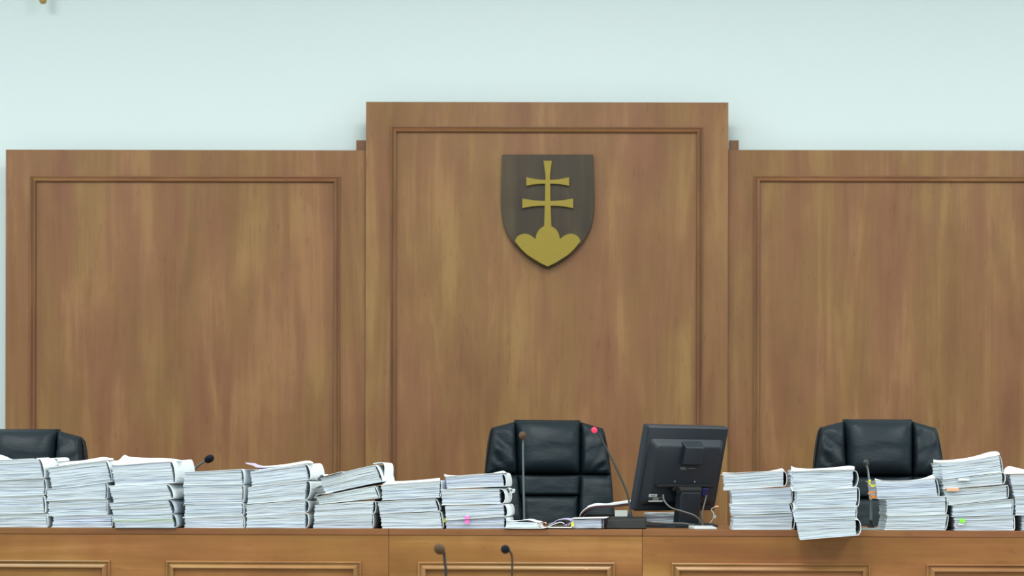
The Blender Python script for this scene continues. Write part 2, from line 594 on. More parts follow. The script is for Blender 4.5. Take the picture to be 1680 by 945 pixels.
def case_file(corners, v, label, group, bulge=5, lift=0.0, depth=0.285, wave=0.0008, rise=None, base=None, cover='cover',
              top_sag=0.0, bands=(), left_lean=0.0, floor=True, tint=None, no_cover=False):
    """corners: LT, RT, RB, LB of the front face in pixels; a bundle of sheets held in a folded card cover"""
    P = [bench(px, py, v) for px, py in corners]
    if floor:
        P = [(x, max(z, DESK_Z + 0.001)) for x, z in P]
    (LT, RT, RB, LB) = [Vector((x, z)) for x, z in P]
    ox, oz = (LB.x + RB.x) / 2, min(LB.y, RB.y)
    if rise:
        oz = max(oz, DESK_Z + 0.001)
    yaw = random.uniform(-0.012, 0.012)
    t = thing('case_file', label, 'file', bench_world(ox, v, oz), -TH + yaw, group)
    TOPS[t.name] = (LT.x, LT.y, RT.x, RT.y, top_sag * 7.0 / F)
    px = 7.0 / F
    ct_ = 0.0018
    ph = [random.uniform(0, 6.28) for _ in range(4)]

    def wv(s):
        return wave * (math.sin(3.1 * s + ph[0]) + 0.6 * math.sin(7.3 * s + ph[1]))

    def fp(s, q, w_):
        """front-face point s (left-right) q (bottom-top), w_ metres back"""
        b_ = LB.lerp(RB, s)
        a_ = LT.lerp(RT, s)
        p = b_.lerp(a_, q)
        z = p.y + wv(s) * (0.3 + 0.7 * q) - top_sag * px * q * math.sin(PI * s)
        if rise:
            z += rise(s) * smooth01(w_ / 0.13) * max(0.1, 1 - 0.85 * (z - (DESK_Z - 0.03)) / 0.24)
        return (p.x - ox + left_lean * w_, w_, z - oz)
    hgt = ((LT.y - LB.y) + (RT.y - RB.y)) / 2
    tq = ct_ / hgt
    # pages
    n = max(5, int(hgt / px / 1.7))
    ws = [random.uniform(0.4, 1.7) for _ in range(n)]
    tot = sum(ws)
    q = tq * (0.35 if no_cover else 1.1)
    span = 1 - 2 * q
    mb = MB()
    NS = 9
    run = 0.0
    for k in range(n):
        q1 = q + span * ws[k] / tot
        if random.random() < 0.22:
            run = random.uniform(-0.002, 0.002)
        fo = 0.0015 + run + random.gauss(0, 0.0009)
        l, r_ = random.gauss(0.004, 0.006), 1 - abs(random.gauss(0.0, 0.006))
        tn = tone() if tint is None else tuple(a * b for a, b in zip(tone(), tint))
        mid = 1 - (q + q1) / 2
        for b0, b1, bc in bands:
            if b0 < mid < b1:
                tn = bc
        qt = q1 - (q1 - q) * 0.06
        rings = []
        droop = random.gauss(0, 0.0005)
        ip = random.uniform(0, 6.28)
        for i in range(NS + 1):
            s = l + (r_ - l) * i / NS
            dz = droop * math.sin(5 * s + ip)
            f2 = fo + 0.0008 * math.sin(9 * s + ip)
            a0, a1 = fp(s, q, f2), fp(s, qt, f2)
            b0_, b1_ = fp(s, q, depth), fp(s, qt, depth)
            if rise:
                m0, m1 = fp(s, q, 0.07), fp(s, qt, 0.07)
                c0, c1 = fp(s, q, 0.13), fp(s, qt, 0.13)
                rr = [a0, m0, c0, b0_, b1_, c1, m1, a1]
            else:
                rr = [a0, b0_, b1_, a1]
            rings.append([(p[0], p[1], p[2] + dz) for p in rr])
        nb = len(mb.v)
        mb.loft(rings)
        for i in range(nb, len(mb.v)):
            mb.t[i] = tn
        q = q1
    mb.build('pages', M['page'], t, tint=True)
    if no_cover:
        return t
    # folded card cover, open on the left
    wl = [-0.001, 0.02, 0.07, 0.13, 0.2, depth + 0.006] if rise else [-0.0005, 0.06, 0.14, depth + 0.006]
    bx = bulge * px
    path = []
    S0 = random.uniform(-0.03, 0.01)
    for i in range(11):
        s = S0 + (1.0 - S0) * i / 10
        path.append(('t', s, 0, 1.0))
    nb = 9
    for i in range(1, nb):
        a = PI * i / nb
        path.append(('s', 1.0, math.sin(a) ** 0.7 * bx, 0.5 + 0.5 * math.cos(a)))
    S1 = random.uniform(-0.015, 0.01)
    for i in range(11):
        path.append(('b', 1.0 - (1.0 - S1) * i / 10, 0, 0.0))
    mb = MB()
    rings = []
    skew = random.uniform(-0.5, 0.5)
    for w_ in wl:
        outer, inner = [], []
        pts = []
        for kind, s, out, q in path:
            x_, y_, z_ = fp(s, q, w_)
            if kind == 's':
                x_ += out * (1 + 0.25 * skew * w_ / depth)
            if kind == 't':
                z_ += lift * px * (max(0, w_) / depth) * (0.5 + 0.5 * s)
            if kind == 's':
                z_ += lift * px * (max(0, w_) / depth) * q
            pts.append(Vector((x_, z_)))
        for i, p in enumerate(pts):
            d = pts[min(i + 1, len(pts) - 1)] - pts[max(i - 1, 0)]
            d.normalize()
            nrm = Vector((d.y, -d.x))         # towards the inside (path runs clockwise)
            outer.append((p.x, w_, p.y))
            inner.append((p.x + nrm.x * ct_, w_, p.y + nrm.y * ct_))
        rings.append(outer + inner[::-1])
    mb.loft(rings)
    mb.build('cover', M[cover], t)
    return t


def loose_sheet(parent, pts, v0, v1, mat='sheet', th=0.0012, name='loose_sheet', label=None, raise_back=0.0, shrink=1.0, rest=False):
    """a bent sheet: profile in pixels at v0, running back to v1"""
    inv = Matrix.Rotation(-parent.rotation_euler.z, 4, 'Z') @ Matrix.Translation(-Vector(parent.location))
    # smooth the profile
    P = [Vector(p) for p in pts]
    out = []
    for i in range(len(P) - 1):
        p0, p1, p2, p3 = P[max(i - 1, 0)], P[i], P[i + 1], P[min(i + 2, len(P) - 1)]
        for k in range(4):
            t = k / 4
            out.append(0.5 * ((2 * p1) + (p2 - p0) * t + (2 * p0 - 5 * p1 + 4 * p2 - p3) * t * t + (3 * p1 - p0 - 3 * p2 + p3) * t ** 3))
    out.append(P[-1])
    rings = []
    for j in range(4):
        f = j / 3
        v = v0 + (v1 - v0) * f
        pl = [bench(p[0], p[1], v0) for p in out]
        if rest:                              # lies on the bundle in front, lifts off towards the back
            x0, z0, x1, z1, sg = TOPS[parent.name]
            bp_ = [bench(p[0], p[1], v1) for p in out]
            g = min(1.0, f * 1.5)
            nl = []
            for (xa, za), (xb, zb) in zip(pl, bp_):
                k = max(0.0, min(1.0, (xa - x0) / (x1 - x0)))
                zf = z0 + (z1 - z0) * k - sg * math.sin(PI * k) + 0.0015
                nl.append((xa + (xb - xa) * f, zf + (max(zb, zf) - zf) * g))
            pl = nl
        mx_ = sum(x for x, z in pl) / len(pl)
        up, lo = [], []
        for x, z in pl:
            q = inv @ bench_world(mx_ + (x - mx_) * (1 - (1 - shrink) * f), v, z + raise_back * f)
            up.append((q.x, q.y, q.z + th))
            lo.append((q.x, q.y, q.z))
        rings.append(up + lo[::-1])
    mb = MB().loft(rings)
    o = mb.build(name, M[mat], parent, smooth=False)
    if label:
        o['label'] = label
    return o


def note(parent, px0, px1, py0, py1, v, mat, label, name='sticky_note', out=0.02):
    """a small paper tab sticking out towards the viewer from between sheets, hanging down slightly"""
    inv = Matrix.Rotation(-parent.rotation_euler.z, 4, 'Z') @ Matrix.Translation(-Vector(parent.location))
    (x0, z1), (x1, z0) = bench(px0, py0, v), bench(px1, py1, v)
    vs = []
    for th in (0, 0.0008):
        for f, dv in ((0.0, 0.012), (0.12, -0.003), (1.0, -0.003 - out * 0.2)):
            for x in (x0, x1):
                q = inv @ bench_world(x, v + dv - th, z1 + (z0 - z1) * f)
                vs.append(q)
    fs = [(0, 1, 3, 2), (2, 3, 5, 4), (6, 8, 9, 7), (8, 10, 11, 9), (0, 2, 8, 6), (2, 4, 10, 8), (1, 7, 9, 3), (3, 9, 11, 5), (0, 6, 7, 1), (4, 5, 11, 10)]
    o = MB().add(vs, fs).build(name, M[mat], parent)
    o['label'] = label
    return o


def pos_name(i, n):
    if n == 1:
        return 'single file'
    if i == 0:
        return 'topmost'
    if i == n - 1:
        return 'lowest'
    if n == 3:
        return 'middle one'
    if i == 1:
        return 'second from top'
    if i == n - 2:
        return 'second from bottom'
    return 'middle one'


STACKS = []


def stack(desc, files, v=0.012, rise=None, **kw):
    out = []
    for i, f in enumerate(files):
        corners, opt = f[0], (f[1] if len(f) > 1 else {})
        a = dict(kw)
        a.update(opt)
        look = a.pop('look', 'white case file')
        lab = '%s, %s of %s' % (look, pos_name(i, len(files)), desc)
        assert len(lab.split()) <= 16, lab
        vv = v + a.pop('dv', random.uniform(-0.004, 0.004))
        out.append(case_file(corners, vv, lab, 'case files stacked on the bench', rise=rise, **a))
    STACKS.append(out)
    return out


s1 = stack('the leftmost stack', [
    ([(-28, 757), (64, 753), (71, 785), (-28, 789)], dict(bulge=5, lift=4)),
    ([(-28, 789), (72, 785.5), (72, 812), (-28, 815)], dict(bulge=4)),
    ([(-28, 815.5), (70, 813), (72, 841.5), (-28, 844.5)], dict(bulge=4)),
    ([(-28, 845), (76, 842), (77, 866), (-28, 867)], dict(bulge=2))])
loose_sheet(s1[0], [(-28, 745), (-10, 745), (0, 747), (10, 750), (22, 755), (40, 755.5), (56, 754)], 0.02, 0.28, rest=True, label='loose white sheet bulging up on top')
loose_sheet(s1[0], [(60, 752), (70, 756), (77, 753), (86, 752), (93, 753), (95, 757)], 0.16, 0.30, raise_back=0.004, label='crumpled card flap')

s2 = stack('the second stack from the left', [
    ([(78, 767), (173.5, 755.5), (182, 790.5), (85.5, 802.5)], dict(bulge=4, lift=2)),
    ([(76.5, 802.5), (173, 791.5), (173.5, 819), (76.5, 822)], dict(bulge=4)),
    ([(79, 822.5), (175.5, 819.5), (175.5, 844), (78.5, 846.5)], dict(bulge=2)),
    ([(88.5, 847), (183, 844.5), (183, 866), (85, 866.5)], dict(bulge=2, tint=(0.98, 0.98, 1.04)))])
loose_sheet(s2[0], [(96, 762), (110, 758.5), (130, 757), (150, 754), (168, 751), (178, 752), (186, 753)], 0.03, 0.29, rest=True, label='loose white sheet on top')

s3 = stack('the third stack from the left', [
    ([(182, 763.5), (280, 757), (285, 793), (188.5, 796.5)], dict(bulge=5, lift=5)),
    ([(178.5, 797), (273.5, 793.5), (282, 818.5), (186, 825)], dict(bulge=6)),
    ([(178.5, 825.5), (276, 819), (283, 843), (186, 846)], dict(bulge=7, cover='cover_grey')),
    ([(183.5, 846.5), (282, 843.5), (286.5, 867), (189.3, 868.5)],
     dict(bulge=6, bands=((0.32, 0.56, (0.93, 1.0, 0.80)),), cover='cover_grey', look='case file with pale green sheets'))], v=-0.012)
loose_sheet(s3[0], [(184, 760), (195, 757), (204, 749), (214, 752), (240, 753.5), (273, 754), (296, 757), (299, 759)], 0.05, 0.28, rest=True, raise_back=0.004,
            label='raised white cover sheet with a peaked corner')

s4 = stack('the stack below the leaning microphone head', [
    ([(301.5, 774.5), (395.7, 769.5), (398, 795), (301, 796)], dict(bulge=4, wave=0.0005)),
    ([(301, 796.5), (398, 795.5), (397.5, 825), (302, 827)], dict(bulge=3, wave=0.0005)),
    ([(303, 827.5), (397.5, 825.5), (398.5, 846), (302, 849)], dict(bulge=2.5, tint=(0.97, 0.985, 1.0))),
    ([(302, 849.5), (398.5, 846.5), (400, 867), (303, 867.5)], dict(bulge=2))])

s5 = stack('the stack with a torn lilac sheet on top', [
    ([(410, 774), (500.7, 761), (506, 787), (413.5, 799)], dict(bulge=6, lift=3)),
    ([(407, 800), (503.5, 788), (500, 820), (405.7, 827)], dict(bulge=8)),
    ([(403.6, 828), (501, 821), (500, 841), (404, 846.5)], dict(bulge=7)),
    ([(403.6, 847), (501, 841.5), (500.7, 867), (404, 867.5)], dict(bulge=6))])
loose_sheet(s5[0], [(402, 759.5), (407, 762), (414, 763.5), (422, 767), (440, 767), (462, 765)], 0.03, 0.2, mat='lilac', label='torn pale lilac sheet curling up at its left end')
loose_sheet(s5[0], [(424, 766), (450, 764.5), (475, 761.5), (498, 757.5), (508, 757), (514, 759.5)], 0.02, 0.28, rest=True, label='loose white sheet on top')

s6 = stack('the slanting stack with crumpled left corners', [
    ([(525, 785), (615, 762.5), (626, 790), (533.4, 810)], dict(bulge=4, tint=(1.0, 1.0, 0.96), left_lean=0.0)),
    ([(517, 815), (613.4, 797), (621.4, 817.5), (524, 827)], dict(bulge=3, tint=(1.0, 1.0, 0.97))),
    ([(516, 829), (612.8, 821.5), (611.4, 843), (515, 846.5)], dict(bulge=5)),
    ([(515, 847), (611.4, 843.5), (610.8, 867), (513, 867.5)], dict(bulge=2))], wave=0.001)
loose_sheet(s6[0], [(520, 788), (519, 785.5), (524, 781), (528, 778.5), (532, 781), (545, 778), (560, 774)], 0.0, 0.12, label='crumpled white page corner')
loose_sheet(s6[0], [(513.5, 801), (520, 798.5), (525, 796), (532, 800)], 0.02, 0.14, label='crumpled white page corner')
loose_sheet(s6[1], [(517, 816), (520, 812), (528, 810.5), (545, 809)], 0.0, 0.10, label='crumpled pale blue page corner')
loose_sheet(s6[0], [(612, 761), (622, 759.5), (629, 760.5), (631, 770), (630, 785)], 0.06, 0.28, th=0.002, label='white cover folded over the right side')

s7 = stack('the low stack beside the slanting stack', [
    ([(625, 796), (722.5, 789), (720.6, 816.5), (627, 821)], dict(bulge=3, lift=2)),
    ([(619, 823), (713.3, 817.5), (720, 838), (623.3, 843)], dict(bulge=4)),
    ([(623.3, 844), (721.9, 839), (725.5, 867), (626.3, 867.5)], dict(bulge=3))])
loose_sheet(s7[0], [(627, 793), (632, 788), (635, 786), (642, 788.5), (655, 790), (690, 788), (715, 785.5), (722, 785)], 0.03, 0.28, rest=True, label='loose white sheet with a raised corner')
note(s7[0], 724, 730, 788, 804, 0.06, 'lilac', 'lilac paper marker')
note(s7[2], 727, 732.5, 850, 857, 0.03, 'yellow', 'bright yellow paper marker')

s8 = stack('the stack touching the middle chair', [
    ([(731, 782.5), (824, 776.5), (827, 798), (733, 802)], dict(bulge=5, lift=2, tint=(0.98, 0.98, 1.03))),
    ([(724, 803.5), (819.7, 801), (821, 826.5), (724.7, 829)], dict(bulge=9)),
    ([(729.6, 830), (825.8, 828), (827.6, 848), (731, 853.5)], dict(bulge=6)),
    ([(731.4, 854), (828.2, 849), (827, 867), (731.4, 867.5)], dict(bulge=4, tint=(0.97, 0.97, 1.04), look='white case file with pink marker'))])
loose_sheet(s8[0], [(729, 778.5), (736, 780), (760, 781), (788, 780), (808, 777), (823, 773.5), (828, 774), (832, 778)], 0.01, 0.28, rest=True, label='white cover sheet')
loose_sheet(s8[1], [(826, 806), (833, 801), (836, 803), (841, 803.5), (840.5, 808), (835, 810)], 0.14, 0.24, th=0.002, label='torn white tab')
note(s8[2], 763.5, 770, 846, 852, 0.008, 'pink', 'pink sticky marker')
note(s8[3], 763, 770, 852.5, 859, 0.008, 'pink', 'pink sticky marker')

s9 = stack('the stack right of the monitor', [
    ([(1186.3, 778), (1285.4, 773), (1285.4, 798), (1188.3, 804.5)], dict(bulge=6)),
    ([(1199, 805), (1298.7, 799), (1298.7, 824.5), (1201, 827)], dict(bulge=1.5)),
    ([(1197, 827.3), (1295, 825.5), (1298.7, 841.5), (1199.7, 845)], dict(bulge=3)),
    ([(1204, 845.7), (1301, 842), (1299.4, 869), (1201.6, 869.5)], dict(bulge=4))])
loose_sheet(s9[0], [(1185.5, 776), (1200, 776.5), (1235, 776.5), (1260, 774), (1275, 771), (1283, 769.5), (1287, 773)], 0.015, 0.28, rest=True, label='white cover sheet')


def rise10(s):
    zl, zr = bench(1312, 886, -0.12)[1], bench(1408.6, 878.5, -0.12)[1]
    return DESK_Z + 0.001 - (zl + (zr - zl) * s)


s10 = stack('the stack hanging out over the bench edge', [
    ([(1301, 774), (1400.4, 771.3), (1399, 800), (1301, 806)], dict(bulge=8.5, lift=1)),
    ([(1308.5, 806.5), (1407, 799.5), (1406, 832), (1306.3, 834)], dict(bulge=4)),
    ([(1302.6, 835), (1404.8, 832.5), (1403.4, 850.5), (1304, 854)], dict(bulge=2)),
    ([(1306.3, 855), (1404.3, 851.5), (1405, 878.5), (1312, 886)], dict(bulge=8))], v=-0.12, rise=rise10, floor=False)
loose_sheet(s10[0], [(1298, 767.5), (1301, 769.5), (1310, 771.5), (1330, 772.5), (1350, 771.5), (1375, 769.5), (1393, 767.5), (1402, 769)], -0.118, 0.10, rest=True, raise_back=0.006,
            label='white cover sheet curling up at left')

s11 = stack('the stack with yellow and orange markers', [
    ([(1436.5, 789), (1534, 785), (1539, 815), (1439, 818.5)], dict(bulge=4, top_sag=2.5, tint=(0.98, 0.98, 1.03))),
    ([(1454, 818.5), (1552, 814.5), (1551, 843.5), (1454, 846)], dict(bulge=3)),
    ([(1456, 846.5), (1554.5, 844), (1550, 871), (1451, 871.5)], dict(bulge=3))])
loose_sheet(s11[0], [(1435.5, 785.5), (1441, 787.5), (1455, 790), (1474, 791), (1495, 789), (1515, 785), (1527, 780.5), (1531, 779.5), (1536, 785)], 0.01, 0.28, rest=True, label='white cover sheet, sagging')
for a in ([(1439, 797), (1431, 799), (1427, 795), (1425, 791.5), (1429, 790)], ):
    loose_sheet(s11[0], a, 0.018, 0.045, mat='yellow', th=0.007, name='paper_marker', label='curled yellow paper marker')
for a in ([(1440, 809), (1431, 808), (1425, 810.5)], [(1441, 817.5), (1433, 817), (1428, 820)], [(1441, 815), (1431, 815), (1428, 812.5)]):
    loose_sheet(s11[0], a, 0.018, 0.045, mat='orange', th=0.005, name='paper_marker', label='orange paper marker')

s12 = stack('the tallest stack, near the right edge', [
    ([(1544, 760), (1639.3, 747.5), (1643.5, 774.5), (1547, 787)], dict(bulge=3, lift=2, top_sag=2.0)),
    ([(1547, 788), (1644.7, 775.5), (1644.7, 794.5), (1548, 802.5)], dict(bulge=5, tint=(0.96, 0.96, 0.95))),
    ([(1548, 803.3), (1652, 796), (1652, 818), (1556, 829)], dict(bulge=3, look='case file with orange slip', tint=(0.98, 0.98, 0.97))),
    ([(1563.4, 829.5), (1661.3, 818.5), (1660.8, 845), (1562.6, 848)], dict(bulge=1.5)),
    ([(1565.7, 849), (1662.9, 846), (1663.5, 871), (1566.4, 871.5)], dict(bulge=2, look='case file with green note'))])
loose_sheet(s12[0], [(1531.5, 755), (1540, 756), (1560, 755.5), (1585, 752.5), (1605, 748), (1622, 743), (1635, 742), (1640, 745)], 0.02, 0.28, rest=True, label='white cover sheet')
note(s12[4], 1574, 1583, 851.5, 857.5, 0.008, 'green', 'bright green sticky note')
note(s12[4], 1572, 1581, 858.5, 861, 0.008, 'sheet', 'small white paper tab')
note(s12[2], 1553, 1573, 800.5, 805.5, 0.006, 'salmon', 'pale orange paper slip', out=0.005)
note(s12[1], 1572, 1590, 785.5, 788.5, 0.004, 'sheet', 'white paper tab', out=0.005)

s13 = stack('the rightmost stack, cut by the picture edge', [
    ([(1656, 778.5), (1757, 777), (1759, 813), (1664, 814.5)], dict(bulge=4)),
    ([(1665, 815), (1760, 813.5), (1762, 844), (1666, 845.5)], dict(bulge=3)),
    ([(1676, 846), (1764, 844.5), (1764, 872), (1676, 872)], dict(bulge=3, cover='cover_grey', dv=0.02))])
loose_sheet(s13[0], [(1646.5, 772), (1650, 768), (1655.5, 765.7), (1663, 767), (1680, 771), (1700, 775), (1730, 776)], 0.01, 0.2, rest=True, label='loose white sheet arching up')

# ------------------------------------------------------------------ low papers before the middle chair
lo = case_file([(832, 856), (880, 857), (886, 866), (829, 866)], 0.006, 'thin open booklet lying beside the stack at the middle chair', None, no_cover=True, depth=0.2, tint=(1.02, 1.02, 0.98))
lo['category'] = 'booklet'
lo.name = 'booklet'
loose_sheet(lo, [(827, 866.8), (850, 867.3), (880, 867.3), (893, 866.8), (899, 864)], -0.012, 0.2, th=0.002, name='booklet_cover', label='cream cover board')
loose_sheet(lo, [(832, 855.5), (845, 855.5), (856, 854), (866, 853.2), (875, 855.5), (884, 857.5)], 0.01, 0.2, label='wavy top page')
loose_sheet(lo, [(882, 864), (888, 860), (893, 857.5), (895.5, 860)], 0.004, 0.05, mat='salmon', th=0.002, name='paper_marker', label='pale orange curled marker')

pl = thing('folded_leaflet', 'rolled lilac and white leaflet between booklet and paper pile', 'leaflet', bench_world(*[bench(918, 866, 0.06)[0], 0.06, DESK_Z + 0.001]), -TH)
loose_sheet(pl, [(900, 861), (908, 858), (916, 853.5), (926, 852.3), (934, 853.5), (937, 857), (934, 861), (926, 862)], 0.02, 0.2, mat='lilac', th=0.0025, name='rolled_page')
loose_sheet(pl, [(900, 864.5), (910, 860), (920, 857.5), (926, 860)], 0.014, 0.19, th=0.003, name='page')
loose_sheet(pl, [(898, 866.3), (915, 866.3), (938, 866.3)], 0.01, 0.2, th=0.004, name='page')
loose_sheet(pl, [(924, 861.5), (928, 857), (932, 858), (931, 862)], 0.016, 0.05, mat='maroon', th=0.003, name='page_print', label='dark red printed patch')

lp = case_file([(938, 852.5), (986, 852), (986, 867.2), (937, 867.2)], 0.02, 'low pile of white papers with a yellow marker left of the microphone base', None, no_cover=True, depth=0.24, tint=(0.98, 0.98, 1.04))
lp.name = 'paper_pile'
lp['category'] = 'paper pile'
loose_sheet(lp, [(937, 851.5), (960, 851), (985, 850.5), (995, 850)], 0.01, 0.24, th=0.002, label='top sheet')
note(lp, 937.2, 941.8, 856, 864, 0.018, 'yellow', 'yellow paper marker')

# slanting folder propped on a dark box
db = MB().box(0, 0.16, 0, 0.2, 0, 0.042).build('document_tray', M['blacksoft'], None, bevel=0.004)
xx = bench(958, 850, 0.42)[0]
db.location = bench_world(xx, 0.42, DESK_Z + 0.0005)
db.rotation_euler = (0, 0, -TH)
tag(db, 'low black tray under the slanting folder behind the papers', 'tray')
fo = thing('open_folder', 'slanting folder of white papers with dark red back, behind the low paper pile', 'folder', bench_world(bench(1000, 845, 0.36)[0], 0.36, DESK_Z + 0.0425), -TH)
loose_sheet(fo, [(951.5, 849), (955, 844), (961, 839), (970, 835), (985, 833), (1010, 832), (1037, 829)], 0.392, 0.60, mat='maroon', th=0.008, name='folder_back')
loose_sheet(fo, [(951, 848), (954, 842.5), (960, 837), (968, 832.5), (985, 831), (1010, 828), (1037, 824.5)], 0.395, 0.59, th=0.006, name='page')
loose_sheet(fo, [(957, 841), (962, 836), (966, 832), (976, 829.5), (990, 829.5), (1010, 826.5), (1037, 822.5)], 0.405, 0.59, th=0.006, name='page')
loose_sheet(fo, [(963, 834), (965, 831), (969, 832.5), (973, 828), (978, 826.8), (1000, 827.5), (1016, 824.5), (1037, 821)], 0.41, 0.59, th=0.002, name='page')
cd = MB().box(-0.022, 0.022, 0, 0.004, 0, 0.062).build('paper_card', M['label'])
cd.location = bench_world(bench(1019, 850, 0.33)[0], 0.33, DESK_Z)
cd.rotation_euler = (math.radians(-4), 0, -TH)
tag(cd, 'small grey white card standing behind the microphone base', 'card')

pb = case_file([(1056, 842), (1107, 841.5), (1108, 858), (1060, 858)], 0.56, 'papers lying behind the monitor base, seen under the screen', None, no_cover=True, depth=0.2)
pb.name = 'paper_pile'
pb['category'] = 'paper pile'
bx_, bz_ = bench(1080, 850, 0.56)
for ch in pb.children:
    pass
bk = MB().box(-0.06, 0.06, 0, 0.2, 0, max(0.004, pb.location.z - DESK_Z - 0.0015)).build('black_book', M['blacksoft'], None, bevel=0.002)
bk.location = bench_world(bx_, 0.56, DESK_Z + 0.0005)
bk.rotation_euler = (0, 0, -TH)
tag(bk, 'flat black book under the papers behind the monitor base', 'book')
bxf = MB().box(-0.125, 0.135, 0, 0.09, 0, 0.125).build('gap_shade_box', M['blacksoft'], None, bevel=0.003)  # added dark block in place of the shade between the two stacks
bxf.location = bench_world(bench(672, 860, 0.33)[0], 0.33, DESK_Z + 0.0005)
bxf.rotation_euler = (0, 0, -TH)
tag(bxf, 'added black box standing in for shade in the gap behind the slanting stack', 'shade box')
sh = MB().box(-0.07, 0.06, 0, 0.25, 0, 0.003).build('paper_sheet', M['label'])
sh.location = bench_world(bench(1425, 868, 0.1)[0], 0.06, DESK_Z + 0.0005)
sh.rotation_euler = (0, 0, -TH)
tag(sh, 'pale sheets lying flat before the right microphone post', 'paper')

# ------------------------------------------------------------------ chairs
REC = math.tan(math.radians(9))


def cushion(corners, y0, bulge, thick, wr=0.004, seed=0.0, nu=18, nv=18, ex=4, top_round=0.0, diag=0.0):
    """corners BL BR TR TL in x,z; padded front, flat back"""
    BL, BR, TR, TL = [Vector(c) for c in corners]
    front, back = [], []
    for j in range(nv + 1):
        v = j / nv
        for i in range(nu + 1):
            u = i / nu
            p = (BL.lerp(BR, u)).lerp(TL.lerp(TR, u), v)
            a = max(0.0, 1 - abs(2 * u - 1) ** ex) ** 0.5
            c = max(0.0, 1 - abs(2 * v - 1) ** ex) ** 0.5
            if top_round and v > 0.5:
                c = max(0.0, 1 - ((v - 0.5) * 2) ** 2.4) ** 0.5
            k = a * c
            z = p.y
            x = p.x
            wrk = noise.noise(Vector((x * 9 + seed, z * 22 - diag * x * 30, seed))) + 0.5 * noise.noise(Vector((x * 22 + seed, z * 40 - diag * x * 50, 3 + seed)))
            y = y0 - bulge * k - wr * wrk * k
            front.append((x, y + (z - 0.55) * REC, z))
            back.append((x, y0 + thick + (z - 0.55) * REC, z))
    n = len(front)
    W = nu + 1
    fs = []
    for j in range(nv):
        for i in range(nu):
            a = j * W + i
            fs.append((a, a + 1, a + W + 1, a + W))
            fs.append((n + a, n + a + W, n + a + W + 1, n + a + 1))
    for i in range(nu):
        fs.append((i, n + i, n + i + 1, i + 1))
        a = nv * W + i
        fs.append((a, a + 1, n + a + 1, n + a))
    for j in range(nv):
        a = j * W
        fs.append((a, a + W, n + a + W, n + a))
        a = j * W + nu
        fs.append((a, n + a, n + a + W, a + W))
    return MB().add(front + back, fs)


